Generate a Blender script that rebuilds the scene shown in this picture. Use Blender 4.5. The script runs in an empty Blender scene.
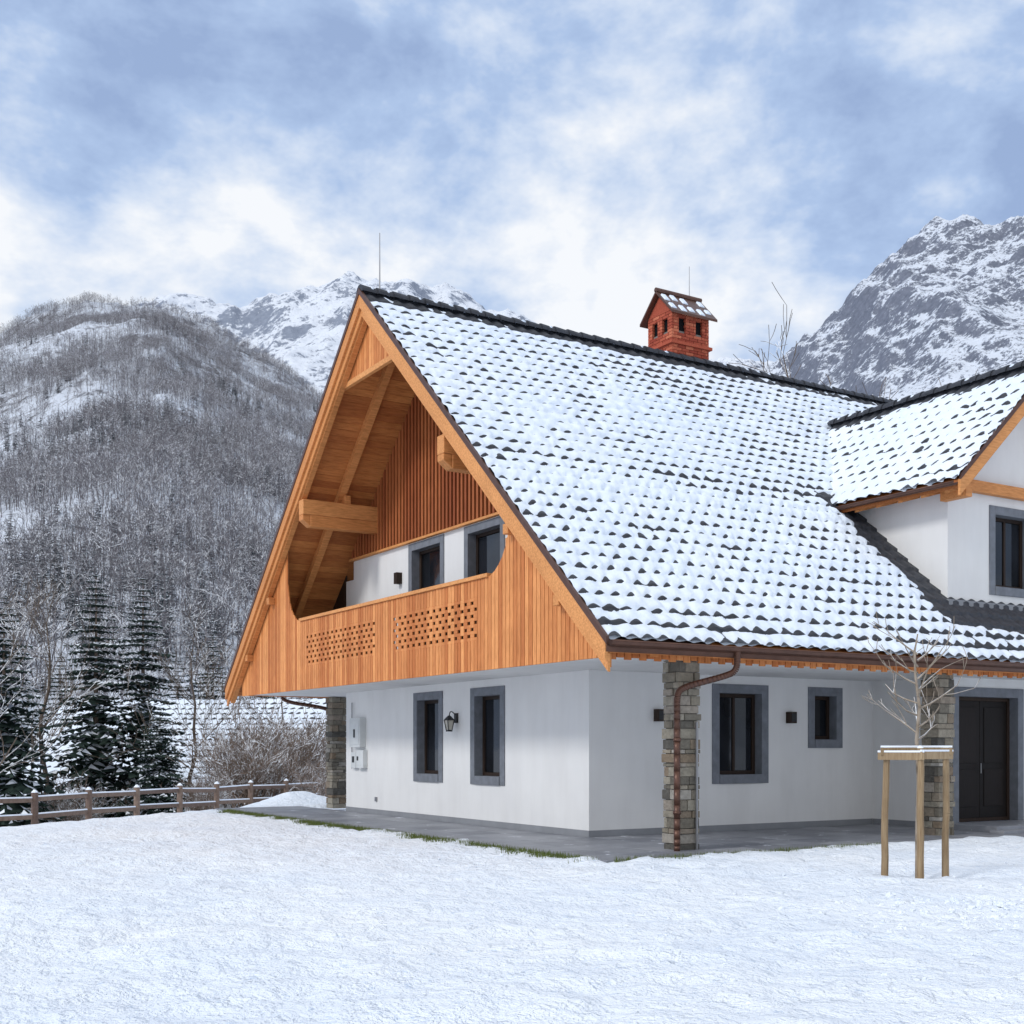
import bpy, math, random, numpy as np
from mathutils import Vector
random.seed(7); rng=np.random.default_rng(7)
F=1218.0; HC=1.6; HY=748.0
UX,UY=0.853,0.5225
scene=bpy.context.scene
def c2w(X,Y):
    x=X-1.34; y=Y-21.2
    return (UX*x+UY*y, -UY*x+UX*y)
def w2c(a,b): return (1.34+UX*a-UY*b, 21.2+UY*a+UX*b)
def px2k(px): return (px-512)/F
# ---------------------------------------------------------------- noise
def _h(xi,yi,s):
    h=(xi.astype(np.int64)*374761393+yi.astype(np.int64)*668265263+s*974634777)&0xffffffff
    h=((h^(h>>13))*1274126177)&0xffffffff
    h=(h^(h>>16))&0xffffffff
    return h/4294967295.0
def vn(x,y,s=0):
    x=np.asarray(x,float); y=np.asarray(y,float)
    xi=np.floor(x); yi=np.floor(y); fx=x-xi; fy=y-yi
    fx=fx*fx*(3-2*fx); fy=fy*fy*(3-2*fy)
    a=_h(xi,yi,s);b=_h(xi+1,yi,s);c=_h(xi,yi+1,s);d=_h(xi+1,yi+1,s)
    return (a*(1-fx)+b*fx)*(1-fy)+(c*(1-fx)+d*fx)*fy
def fbm(x,y,o=4,s=0):
    r=0;A=.5;t=0
    for i in range(o):
        r=r+A*vn(x*2**i+i*17.3,y*2**i-i*9.1,s+i);t+=A;A*=.5
    return r/t-.5
def ridged(x,y,o=5,s=0):
    r=0;A=.5;t=0
    for i in range(o):
        r=r+A*(1-np.abs(2*vn(x*2**i+i*17.3,y*2**i-i*9.1,s+i)-1));t+=A;A*=.5
    return r/t
def sstep(a,b,x):
    t=np.clip((x-a)/(b-a),0,1); return t*t*(3-2*t)
# ---------------------------------------------------------------- mesh builder
class MB:
    def __init__(s): s.v=[];s.f=[];s.m=[];s.r=[]
    def poly(s,pts,mat=0,r=None):
        n=len(s.v); s.v+=[tuple(p) for p in pts]; s.f.append(tuple(range(n,n+len(pts)))); s.m.append(mat); s.r.append(random.random() if r is None else r)
    def hexa(s,p,mat=0,r=None):
        if r is None: r=random.random()
        n=len(s.v); s.v+=[tuple(q) for q in p]
        for q in ((0,3,2,1),(4,5,6,7),(0,1,5,4),(1,2,6,5),(2,3,7,6),(3,0,4,7)):
            s.f.append(tuple(n+i for i in q)); s.m.append(mat); s.r.append(r)
    def box(s,x0,x1,y0,y1,z0,z1,mat=0,r=None):
        s.hexa([(x0,y0,z0),(x1,y0,z0),(x1,y1,z0),(x0,y1,z0),(x0,y0,z1),(x1,y0,z1),(x1,y1,z1),(x0,y1,z1)],mat,r)
    def tube(s,p0,p1,r0,r1,n=6,mat=0,cap=True,r=None):
        p0=Vector(p0);p1=Vector(p1);d=p1-p0
        if d.length<1e-6:return
        d.normalize(); a=d.orthogonal().normalized() if abs(d.z)<.99 else Vector((1,0,0)); b=d.cross(a)
        if r is None: r=random.random()
        k=len(s.v)
        for i in range(n):
            t=2*math.pi*i/n; o=a*math.cos(t)+b*math.sin(t)
            s.v.append(tuple(p0+o*r0)); s.v.append(tuple(p1+o*r1))
        for i in range(n):
            j=(i+1)%n
            s.f.append((k+2*i,k+2*j,k+2*j+1,k+2*i+1)); s.m.append(mat); s.r.append(r)
        if cap:
            s.f.append(tuple(k+2*i+1 for i in range(n))); s.m.append(mat); s.r.append(r)
            s.f.append(tuple(k+2*i for i in reversed(range(n)))); s.m.append(mat); s.r.append(r)
    def path(s,pts,rad,n=8,mat=0):
        for i in range(len(pts)-1): s.tube(pts[i],pts[i+1],rad,rad,n,mat)
    def build(s,name,mats,parent=None,smooth=False,bevel=0,link=True):
        me=bpy.data.meshes.new(name); me.from_pydata(s.v,[],s.f)
        for m in mats: me.materials.append(m)
        me.polygons.foreach_set('material_index',s.m)
        at=me.attributes.new('rnd','FLOAT','FACE'); at.data.foreach_set('value',s.r)
        if smooth: me.polygons.foreach_set('use_smooth',[True]*len(s.f))
        me.update()
        ob=bpy.data.objects.new(name,me)
        if link: scene.collection.objects.link(ob)
        if parent: ob.parent=parent
        if bevel:
            md=ob.modifiers.new('b','BEVEL'); md.width=bevel; md.segments=1; md.limit_method='ANGLE'
        return ob
def grid_mesh(name,P,mat,parent=None,smooth=True,flip=False):
    n,m,_=P.shape; me=bpy.data.meshes.new(name)
    idx=np.arange(n*m).reshape(n,m)
    q=np.stack([idx[:-1,:-1],idx[1:,:-1],idx[1:,1:],idx[:-1,1:]],-1).reshape(-1,4)
    if flip: q=q[:,::-1]
    me.vertices.add(n*m); me.vertices.foreach_set('co',P.reshape(-1).astype(np.float32))
    me.loops.add(q.size); me.loops.foreach_set('vertex_index',q.reshape(-1).astype(np.int32))
    me.polygons.add(len(q)); me.polygons.foreach_set('loop_start',(np.arange(len(q))*4).astype(np.int32))
    me.polygons.foreach_set('use_smooth',np.full(len(q),smooth))
    me.update(calc_edges=True); me.materials.append(mat)
    ob=bpy.data.objects.new(name,me); scene.collection.objects.link(ob)
    if parent: ob.parent=parent
    return ob
def empty(name,loc=(0,0,0)):
    e=bpy.data.objects.new(name,None); e.location=loc; scene.collection.objects.link(e); return e
# ---------------------------------------------------------------- materials
class NT:
    def __init__(s,name):
        s.mat=bpy.data.materials.new(name); s.mat.use_nodes=True; s.nt=s.mat.node_tree
        s.b=s.nt.nodes['Principled BSDF']
        s.tc=s.n('ShaderNodeTexCoord')
    def n(s,t,**k):
        x=s.nt.nodes.new(t)
        for a,b in k.items(): setattr(x,a,b)
        return x
    def l(s,a,b): s.nt.links.new(a,b)
    def mapping(s,scale,out='Object',rot=(0,0,0)):
        m=s.n('ShaderNodeMapping'); s.l(s.tc.outputs[out],m.inputs['Vector']); m.inputs['Scale'].default_value=scale; m.inputs['Rotation'].default_value=rot; return m.outputs[0]
    def noise(s,vec,scale,detail=5,rough=.6):
        x=s.n('ShaderNodeTexNoise'); s.l(vec,x.inputs['Vector']); x.inputs['Scale'].default_value=scale; x.inputs['Detail'].default_value=detail; x.inputs['Roughness'].default_value=rough; return x.outputs['Fac']
    def ramp(s,fac,stops):
        r=s.n('ShaderNodeValToRGB'); e=r.color_ramp.elements
        while len(e)<len(stops): e.new(.5)
        for i,(p,c) in enumerate(stops):
            e[i].position=p; e[i].color=(c if len(c)==4 else (*c,1))
        s.l(fac,r.inputs[0]); return r.outputs[0]
    def mix(s,f,a,b,mode='MIX'):
        x=s.n('ShaderNodeMix',data_type='RGBA',blend_type=mode)
        for v,i in ((f,0),(a,6),(b,7)):
            if isinstance(v,(int,float)): x.inputs[i].default_value=v
            elif isinstance(v,tuple): x.inputs[i].default_value=(*v,1)
            else: s.l(v,x.inputs[i])
        return x.outputs[2]
    def math(s,op,a,b=0.0,clamp=False):
        x=s.n('ShaderNodeMath',operation=op,use_clamp=clamp)
        for v,i in ((a,0),(b,1)):
            if isinstance(v,(int,float)): x.inputs[i].default_value=v
            else: s.l(v,x.inputs[i])
        return x.outputs[0]
    def attr(s,n='rnd'):
        x=s.n('ShaderNodeAttribute',attribute_name=n); return x.outputs['Fac']
    def nz(s):
        g=s.n('ShaderNodeNewGeometry'); x=s.n('ShaderNodeSeparateXYZ'); s.l(g.outputs['Normal'],x.inputs[0]); return x.outputs[2]
    def col(s,c):
        if isinstance(c,tuple): s.b.inputs['Base Color'].default_value=(*c,1)
        else: s.l(c,s.b.inputs['Base Color'])
    def bump(s,h,strength=.3,dist=.01):
        x=s.n('ShaderNodeBump'); x.inputs['Strength'].default_value=strength; x.inputs['Distance'].default_value=dist; s.l(h,x.inputs['Height']); s.l(x.outputs[0],s.b.inputs['Normal'])
    def fin(s,rough=.7,spec=.3,metal=0):
        s.b.inputs['Roughness'].default_value=rough; s.b.inputs['Specular IOR Level'].default_value=spec; s.b.inputs['Metallic'].default_value=metal; return s.mat
def wood(name,c1,c2,gs=(14,14,1.2),rough=.6,dirt=.25):
    m=NT(name); v=m.mapping(gs); n=m.noise(v,3,4,.65); big=m.noise(m.mapping((1,1,1)),1.3,2)
    c=m.ramp(m.attr(),[(0,c1),(1,c2)])
    g=m.ramp(n,[(.3,(.60,.52,.45)),(.6,(1,1,1))])
    c=m.mix(.8,c,g,'MULTIPLY')
    c=m.mix(dirt,c,m.ramp(big,[(.35,(.55,.5,.45)),(.65,(1,1,1))]),'MULTIPLY')
    m.col(c); m.bump(n,.35,.004); return m.fin(rough,.25)
def plain(name,c,rough=.6,spec=.3,metal=0,var=.15,scale=3,bump=.1):
    m=NT(name); n=m.noise(m.mapping((1,1,1)),scale,3)
    m.col(m.mix(1.0,c,m.ramp(n,[(.3,(1-var,)*3),(.7,(1,1,1))]),'MULTIPLY'))
    return m.fin(rough,spec,metal)
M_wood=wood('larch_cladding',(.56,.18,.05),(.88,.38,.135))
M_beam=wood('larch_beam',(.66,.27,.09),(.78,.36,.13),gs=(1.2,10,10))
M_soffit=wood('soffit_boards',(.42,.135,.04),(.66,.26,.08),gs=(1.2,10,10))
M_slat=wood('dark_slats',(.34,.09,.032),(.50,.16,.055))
M_darkwood=wood('dark_frame_wood',(.028,.017,.013),(.045,.028,.02))
M_door=wood('dark_door_wood',(.012,.009,.008),(.022,.015,.013))
M_fence=wood('fence_wood',(.16,.11,.09),(.26,.19,.15),gs=(3,3,3))
M_stake=wood('stake_wood',(.30,.22,.13),(.46,.34,.21),dirt=.6)
def mk_plaster():
    m=NT('white_plaster'); n=m.noise(m.mapping((1,1,1)),.8,3); n2=m.noise(m.mapping((2.5,2.5,.4)),1.2,3)
    c=m.mix(1.0,(.79,.785,.775),m.ramp(n,[(.3,(.93,.93,.935)),(.7,(1,1,1))]),'MULTIPLY')
    c=m.mix(.6,c,m.ramp(n2,[(.3,(.92,.915,.91)),(.6,(1,1,1))]),'MULTIPLY')
    m.col(c); m.bump(m.noise(m.mapping((1,1,1)),60,2),.25,.004); return m.fin(.9,.1)
M_plaster=mk_plaster()
M_plinth=plain('grey_plinth',(.28,.29,.31),.9,.1)
M_surr=plain('grey_stone_surround',(.21,.225,.255),.8,.2,var=.25,scale=6)
M_black=plain('interior_dark',(.012,.012,.014),.9,.05)
M_copper=plain('brown_copper',(.13,.062,.042),.38,.5,.4,var=.3,scale=5)
M_meta=plain('steel',(.30,.30,.31),.4,.5,.7)
M_iron=plain('black_iron',(.02,.02,.022),.5,.4)
M_boxw=plain('meter_box_paint',(.66,.68,.68),.5,.4)
def mk_glass():
    m=NT('window_glass'); n=m.noise(m.mapping((1,1,.7)),1.1,2)
    m.col(m.ramp(n,[(.35,(.006,.007,.009)),(.7,(.02,.023,.03))])); m.bump(m.noise(m.mapping((1,1,1)),2.0,2),.05,.02); return m.fin(.05,.45)
M_glass=mk_glass()
M_lampg=plain('lamp_glass',(.5,.47,.4),.2,.5)
def mk_snow(name='snow',c=(.86,.90,.96),bs=25,bst=.5,bd=.02):
    m=NT(name); v=m.mapping((1,1,1)); n=m.noise(v,bs,4,.7); big=m.noise(v,.5,2)
    cc=m.mix(1.0,c,m.ramp(big,[(.3,(.93,.96,1)),(.7,(1,1,1))]),'MULTIPLY')
    m.col(cc); m.bump(n,bst,bd); return m.fin(.75,.2)
M_snow=mk_snow()
M_rsnow=mk_snow('roof_snow',(.79,.855,.945),12,.6,.03)
def mk_ground():
    m=NT('snow_ground'); v=m.mapping((1,1,1)); n1=m.noise(v,3.2,5,.66); n2=m.noise(v,30,2,.6); big=m.noise(v,.35,3)
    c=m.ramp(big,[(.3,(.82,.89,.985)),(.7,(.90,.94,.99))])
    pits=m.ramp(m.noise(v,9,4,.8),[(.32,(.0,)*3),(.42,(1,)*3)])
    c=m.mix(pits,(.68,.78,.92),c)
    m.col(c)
    h=m.math('ADD',n1,m.math('MULTIPLY',n2,.13)); m.bump(h,1.0,.16); return m.fin(.75,.2)
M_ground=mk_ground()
def mk_tile():
    m=NT('dark_roof_tile'); v=m.mapping((1,1,1)); n=m.noise(v,9,3)
    c=m.ramp(n,[(.3,(.020,.022,.028)),(.7,(.048,.052,.064))])
    m.col(c); return m.fin(.55,.35)
M_tile=mk_tile()
def mk_stone():
    m=NT('pillar_stone'); c=m.ramp(m.attr(),[(0,(.11,.105,.095)),(.25,(.26,.23,.18)),(.5,(.36,.33,.27)),(.75,(.24,.18,.125)),(1,(.44,.42,.38))])
    n=m.noise(m.mapping((1,1,1)),14,5)
    m.col(m.mix(.8,c,m.ramp(n,[(.3,(.55,.55,.55)),(.7,(1,1,1))]),'MULTIPLY')); m.bump(n,.7,.03); return m.fin(.85,.2)
M_stone=mk_stone()
def mk_brick():
    m=NT('red_brick'); c=m.ramp(m.attr(),[(0,(.32,.06,.035)),(.6,(.50,.12,.065)),(1,(.62,.20,.11))])
    n=m.noise(m.mapping((1,1,1)),25,4)
    m.col(m.mix(.7,c,m.ramp(n,[(.3,(.65,.6,.6)),(.7,(1,1,1))]),'MULTIPLY')); m.bump(n,.4,.01); return m.fin(.85,.2)
M_brick=mk_brick()
M_mortar=plain('mortar',(.22,.20,.18),.9,.1)
def mk_patio():
    m=NT('patio_slate'); v=m.mapping((1,1,1)); n=m.noise(v,4,4)
    c=m.ramp(m.attr(),[(0,(.18,.19,.22)),(1,(.33,.34,.37))]); c=m.mix(.7,c,m.ramp(n,[(.3,(.6,.6,.62)),(.7,(1,1,1))]),'MULTIPLY')
    s=m.ramp(m.noise(v,2.2,4,.7),[(.63,(0,)*3),(.70,(1,)*3)])
    m.col(m.mix(s,c,(.8,.84,.9))); m.bump(n,.2,.01); return m.fin(.45,.4)
M_patio=mk_patio()
M_grass=plain('grass',(.12,.15,.045),.9,.1)

# ================================================================= CHALET
house=empty('chalet_house')
T=.905; RB=5.2; RZ=10.8; B0=-3.24; A0=-2.0; A1=16.0
def zr(b): return RZ-T*abs(b-RB)
TH=math.atan(T)
def pb(mb,pl,c,u0,u1,z0,z1,d0,d1,mat=0,r=None):
    if pl=='a': mb.box(c+d0,c+d1,u0,u1,z0,z1,mat,r)
    else: mb.box(u0,u1,c+d0,c+d1,z0,z1,mat,r)
def pt(pl,c,u,z,d=0): return (c+d,u,z) if pl=='a' else (u,c+d,z)
def wall(mb,pl,c,u0,u1,z0,z1,holes,mat=0):
    us=sorted({u0,u1,*[h[0] for h in holes],*[h[1] for h in holes]}); zs=sorted({z0,z1,*[h[2] for h in holes],*[h[3] for h in holes]})
    for i in range(len(us)-1):
        for j in range(len(zs)-1):
            cu=(us[i]+us[i+1])/2; cz=(zs[j]+zs[j+1])/2
            if any(h[0]<cu<h[1] and h[2]<cz<h[3] for h in holes): continue
            q=[pt(pl,c,us[i],zs[j]),pt(pl,c,us[i+1],zs[j]),pt(pl,c,us[i+1],zs[j+1]),pt(pl,c,us[i],zs[j+1])]
            if pl=='a': q=q[::-1]
            mb.poly(q,mat)
wn=MB()
def window(pl,c,u0,u1,z0,z1,sw=.17,mull=True,door=False,leaf=False):
    i0,i1,j0,j1=u0+sw,u1-sw,z0+(0 if door else sw),z1-sw
    pb(wn,pl,c,u0,i0,z0,z1,-.025,.24,0); pb(wn,pl,c,i1,u1,z0,z1,-.025,.24,0)
    pb(wn,pl,c,i0,i1,j1,z1,-.025,.24,0)
    if not door: pb(wn,pl,c,i0,i1,z0,j0,-.045,.24,0)
    fw=.07
    pb(wn,pl,c,i0,i0+fw,j0,j1,.17,.24,1); pb(wn,pl,c,i1-fw,i1,j0,j1,.17,.24,1)
    pb(wn,pl,c,i0+fw,i1-fw,j1-fw,j1,.17,.24,1); pb(wn,pl,c,i0+fw,i1-fw,j0,j0+fw,.17,.24,1)
    if leaf:
        m=(i0+i1)/2
        for (q0,q1) in ((i0+fw,m-.004),(m+.004,i1-fw)):
            pb(wn,pl,c,q0,q1,j0+fw,j1-fw,.20,.235,4)
            for (h0,h1) in ((.12,.42),(.47,.92)):
                H_=j1-j0; pb(wn,pl,c,q0+.12,q1-.12,j0+h0*H_,j0+h1*H_,.185,.201,4)
        wn.tube(pt(pl,c,m-.06,j0+.95,.12),pt(pl,c,m-.06,j0+1.15,.12),.012,.012,6,3)
    else:
        if mull:
            m=(i0+i1)/2; pb(wn,pl,c,m-.03,m+.03,j0+fw,j1-fw,.18,.24,1)
        pb(wn,pl,c,i0+fw,i1-fw,j0+fw,j1-fw,.205,.235,2)
    return (i0-.01,i1+.01,j0-(.0 if door else .01),j1+.01)
w=MB()
CE=2.96
hs=[window('a',0,5.36,6.71,.87,2.81,mull=False),window('a',0,2.82,4.16,.87,2.81,mull=False)]
wall(w,'a',0,0,10.4,0,CE,hs)
hs=[window('b',0,2.79,4.19,.93,2.80),window('b',0,5.25,6.19,1.6,2.80,mull=False)]
wall(w,'b',0,0,7.08,0,CE,hs)
wall(w,'a',7.08,-1.85,0,0,CE,[])
h=window('b',-1.85,7.2,9.35,.15,2.78,sw=.18,door=True,leaf=True); wall(w,'b',-1.85,7.08,16,0,CE,[h])
wall(w,'b',10.4,0,16,0,CE,[]); wall(w,'a',16,-1.85,10.4,0,CE,[])
hs=[window('a',0,5.30,6.95,3.2,6.12,sw=.16,mull=False),window('a',0,2.82,4.42,3.2,6.12,sw=.16,mull=False)]
wall(w,'a',0,.45,9.95,CE,6.2,hs); wall(w,'a',0,0,.45,CE,5.7,[]); wall(w,'a',0,9.95,10.4,CE,5.7,[])
w.box(-1.70,0,-2.93,12.9,CE-.0,3.15); w.box(0.003,16,-2.93,-.003,CE,3.15)
w.box(0.003,16,10.41,12.9,CE,3.15)
wh=window('b',-1.85,8.3,9.75,4.62,6.38,mull=True)
wall(w,'b',-1.85,7.08,11.72,4.2,6.85,[wh]); w.poly([(7.08,-1.85,6.85),(11.72,-1.85,6.85),(9.4,-1.85,9.0)])
wall(w,'a',7.08,-1.85,1.2,4.0,6.85,[]); wall(w,'a',11.72,-1.85,1.2,4.0,6.85,[])
w.build('plaster_walls',[M_plaster],house)
wn.build('windows_and_door',[M_surr,M_darkwood,M_glass,M_meta,M_door],house,bevel=.004)
pl=MB()
pl.box(-.012,.02,-.012,10.4,0.0,.16); pl.box(.021,7.06,-.012,.02,0,.16); pl.box(7.068,7.09,-1.862,-.013,0,.16)
pl.box(6.98,12.2,-1.96,-1.852,4.33,4.44)
pl.build('plinth_and_ledge',[M_plinth],house)
s=MB()
def col_slats(mb,x0,x1,bs,be,wd,gap,zb,top,mat=0):
    b=bs
    while b<be-.01:
        e=min(b+wd,be); tl,tr=top(b),top(e); zl=zb(b)
        if min(tl,tr)>zl+.02:
            mb.hexa([(x0,b,zl),(x1,b,zl),(x1,e,zl),(x0,e,zl),(x0,b,tl),(x1,b,tl),(x1,e,tr),(x0,e,tr)],mat)
        b+=wd+gap
top=lambda b: zr(b)-.23
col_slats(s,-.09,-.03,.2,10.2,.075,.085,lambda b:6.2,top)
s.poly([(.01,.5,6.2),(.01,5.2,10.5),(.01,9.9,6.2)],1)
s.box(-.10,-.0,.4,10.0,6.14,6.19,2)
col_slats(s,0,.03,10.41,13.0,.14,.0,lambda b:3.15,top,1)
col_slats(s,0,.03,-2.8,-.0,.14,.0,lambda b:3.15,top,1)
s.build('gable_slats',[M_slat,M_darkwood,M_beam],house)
c=MB(); cx0,cx1=-1.76,-1.73
def notch(b):
    if .59<=b<=8.9: return 4.5
    if -.26<=b<.59: return 5.6-1.1*math.sqrt(max(0,1-((.59-b)/.85)**2))
    if 8.9<b<=9.8: return 5.5-1.0*math.sqrt(max(0,1-((b-8.9)/.9)**2))
    return None
def piece(b,e,zl0,zl1,tl,tr,r):
    c.hexa([(cx0,b,zl0),(cx1,b,zl0),(cx1,e,zl1),(cx0,e,zl1),(cx0,b,tl),(cx1,b,tl),(cx1,e,tr),(cx0,e,tr)],0,r)
bw=.118; b=-2.93
edges=[]
while b<12.9:
    e=min(b+bw,13.0); edges.append((b,e-.015)); b=e
for ci,(b,e) in enumerate(edges):
    r=random.random(); tl=min(zr(b)-.2,99); tr=zr(e)-.2
    if max(tl,tr)<3.0: continue
    mid=(b+e)/2; nb=notch(mid)
    z0=2.93
    ff=e+.015
    if nb is None:
        piece(b,e,z0,z0,tl,tr,r)
        c.hexa([(cx1+.002,b,3.0),(cx1+.01,b,3.0),(cx1+.01,ff,3.0),(cx1+.002,ff,3.0),(cx1+.002,b,tl-.03),(cx1+.01,b,tl-.03),(cx1+.01,ff,tr-.03),(cx1+.002,ff,tr-.03)],2)
        continue
    nl=notch(b) or nb; nr=notch(e) or nb
    if notch(b) is None: nl=tl
    if notch(e) is None: nr=tr
    nl=min(nl,tl);nr=min(nr,tr)
    lat=(.86<mid<4.2) or (5.0<mid<8.6)
    if not lat:
        piece(b,e,z0,z0,nl,nr,r); c.box(cx1+.002,cx1+.01,b,ff,3.0,min(nl,nr)-.02,2)
    else:
        piece(b,e,z0,z0,3.46,3.46,r); piece(b,e,4.20,4.20,4.5,4.5,r); c.box(cx1+.002,cx1+.01,b,ff,3.0,3.44,2)
        c.box(cx1+.10,cx1+.12,b,ff,3.2,4.45,2)  # dark panel added so the cut-outs read as shaded balcony interior
        # rows of rectangular cut-outs, every board, rows staggered
        zz=3.46; hh=.74/13
        for k in range(13):
            if k%2==0: piece(b,e+.015,zz,zz,zz+hh,zz+hh,r)
            else:
                if (ci+(k//2))%2==0: piece(b,b+.012,zz,zz,zz+hh,zz+hh,r)
                else: piece(b,e+.015,zz,zz,zz+hh,zz+hh,r)
            zz+=hh
b=3.6
while b<6.8:
    e=b+.12; tl=zr(b)-.2;tr=zr(e)-.2
    if max(tl,tr)>9.35:
        piece(b,e-.012,9.3,9.3,max(tl,9.31),max(tr,9.31),random.random())
    b+=.12
c.box(-1.80,-1.69,.45,9.0,4.505,4.57,1)
c.box(-1.79,-1.70,3.7,6.7,9.2,9.31,1)
x=-1.72
while x<15.9:
    dz=.03*(int(x/.14)%2)
    c.box(x,x+.125,-2.965,-2.935,2.90+dz,3.24,0); x+=.14
c.build('timber_cladding',[M_wood,M_beam,M_darkwood],house,bevel=.003)
d=MB()
for sgn in (-1,1):
    s0=0
    while s0<8.44:
        s1=min(s0+.13,8.44)
        ba,bb=RB+sgn*s0,RB+sgn*(s1-.008)
        za,zb=zr(ba),zr(bb); r=random.random()
        P=[(A0+.06,ba,za-.20),(.0,ba,za-.20),(.0,bb,zb-.20),(A0+.06,bb,zb-.20),(A0+.06,ba,za-.15),(0,ba,za-.15),(0,bb,zb-.15),(A0+.06,bb,zb-.15)]
        d.hexa(P,0,r); s0=s1
    ba,bb=RB,RB+sgn*8.44; za,zb=zr(ba),zr(bb)
    d.hexa([(0.002,ba,za-.2),(A1,ba,za-.2),(A1,bb,zb-.2),(0.002,bb,zb-.2),(0.002,ba,za-.03),(A1,ba,za-.03),(A1,bb,zb-.03),(0.002,bb,zb-.03)],0)
    def slope(x0,x1,t0,t1,mat,e0=0,e1=8.44):
        ba,bb=RB+sgn*e0,RB+sgn*e1; za,zb=zr(ba),zr(bb)
        d.hexa([(x0,ba,za+t0),(x1,ba,za+t0),(x1,bb,zb+t0),(x0,bb,zb+t0),(x0,ba,za+t1),(x1,ba,za+t1),(x1,bb,zb+t1),(x0,bb,zb+t1)],mat)
    slope(A0,A0+.05,-.30,-.02,1); slope(A0+.052,A0+.095,-.47,-.21,1)
    slope(A0-.02,A0+.03,-.03,.085,2,0,8.5)
    slope(A0+.10,A0+.22,-.52,-.21,1,0,8.3)
    slope(-1.0,-.84,-.42,-.21,1,0,8.2)
    slope(A0+.03,0,-.149,-.01,2)
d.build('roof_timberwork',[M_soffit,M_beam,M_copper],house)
pu=MB()
for b in (8.53,1.87):
    pu.box(-1.93,-.02,b-.13,b+.13,6.86,7.2,0); pu.box(-1.75,-.02,b-.13,b+.13,6.60,6.856,0)
    pu.hexa([(-1.93,b-.12,6.74),(-1.752,b-.12,6.6),(-1.752,b+.12,6.6),(-1.93,b+.12,6.74),(-1.93,b-.12,6.856),(-1.752,b-.12,6.856),(-1.752,b+.12,6.856),(-1.93,b+.12,6.856)],0)
    pu.box(-.9,-.75,b-.1,b+.1,7.2,7.4)
pu.box(-1.7,-.02,RB-.13,RB+.13,9.85,10.2,0)
for b,z in ((-1.84,3.78),(12.24,3.78),(10.7,5.05),(-.35,5.1)): pu.box(-1.92,-1.76,b-.08,b+.08,z,z+.17,0)
pu.box(-1.72,.0,-.2,0-.02,4.9,5.1,0)
pu.build('purlins',[M_beam],house,bevel=.01)
# ---- tiled roofs with snow
def tiled(name,O,ex,es,nn,L,S,thick,tw=.30,tp=.355,nu=8,ns=10,parent=house,seed=0):
    O,ex,es,nn=map(np.array,(O,ex,es,nn))
    nx=int(L/tw*nu)+1; nsr=int(S/tp*ns)+1
    xs=np.linspace(0,L,nx); ss=np.linspace(0,S,nsr)
    X,Sg=np.meshgrid(xs,ss,indexing='ij')
    u=X/tw; uf=u-np.floor(u); v=Sg/tp+1e-6; vf=v-np.floor(v); row=np.floor(v); colm=np.floor(u)
    hump=.5-.5*np.cos(2*np.pi*uf)
    Tt=.036*hump+.044*(1-vf)
    base=O+X[...,None]*ex+Sg[...,None]*es
    P=base+Tt[...,None]*nn
    grid_mesh(name+'_tiles',P,M_tile,parent)
    rt=_h(colm,row,seed+3)-.5; rt2=_h(colm,row,seed+8)
    W=base
    t,lw,lip_k=thick(W[...,0],W[...,1],X,Sg)
    wob=fbm(X*6,Sg*6,3,seed+5); wob2=fbm(X*2.2,Sg*2.2,3,seed+6)
    sg=.13+.22*rt2*lip_k
    lip=np.exp(-((vf)/sg)**2)+np.exp(-((vf-1.0)/.06)**2)
    side=np.exp(-((uf-.34-.9*np.minimum(vf,.5)+.16*rt)/(.165*lw))**2)
    pil=np.sin(np.pi*np.clip(vf,0,1))**.7
    Sn=.038+.030*(1-vf)+.018*hump+.024*pil+.060*wob+.040*wob2+.022*rt+t-lip*(.010+.051*side*lip_k)
    Sn=np.maximum(Sn,-.02)
    P=base+Sn[...,None]*nn
    grid_mesh(name+'_snow',P,M_rsnow,parent)
cs,sn=math.cos(TH),math.sin(TH)
SL=8.44/cs
def th_main(A,B,X,S):
    t=.007+.045*fbm(X*.35,S*.5,3,11)
    t=t+.030*np.exp(-((S-4.55)/.3)**2)-.024*np.exp(-((S-5.25)/.4)**2)-.026*np.exp(-((S-.35)/.45)**2)
    t=t-.07*sstep(SL-.55,SL-.35,S)
    dx=np.maximum(7.08-A,0); dy=np.maximum(-1.85-B,0); dd=np.hypot(dx,dy)+.3*fbm(A*2,B*2,3,9)
    t=t-.12*(1-sstep(.45,.85,dd))*(B<.9)
    up=sstep(5,6,S)+np.exp(-((S-.35)/.6)**2)
    lw=1+.9*up; lk=1.35-.35*up+.6*fbm(X*.6,S*.6,2,14)
    return t,lw,lk
tiled('main_roof',(A0+.03,B0,zr(B0)),(1,0,0),(0,cs,sn),(0,-sn,cs),A1-A0,SL,th_main)
bs=MB(); bs.poly([(A0+.03,RB,RZ+.05),(A1,RB,RZ+.05),(A1,RB+8.44,zr(RB+8.44)+.05),(A0+.03,RB+8.44,zr(RB+8.44)+.05)]); bs.build('back_roof_snow',[M_rsnow],house)
WT=.93; WR=9.4; WZ=9.25; WE=6.5; WB=-2.6
wth=math.atan(WT); wc,ws=math.cos(wth),math.sin(wth)
def zw(a): return WZ-WT*abs(a-WR)
def th_w(A,B,X,S):
    t=.0+.035*fbm(X*.5+9,S*.6,3,31)
    return t-.07*sstep(2.9/wc-.4,2.9/wc-.2,S), 1.2+0*S, 1.1+.5*fbm(X*.6,S*.6,2,34)
tiled('wing_roof',(WE,4.2,zw(WE)),(0,-1,0),(wc,0,ws),(-ws,0,wc),4.2-WB,2.9/wc,th_w,seed=40)
wr=MB()
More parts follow.
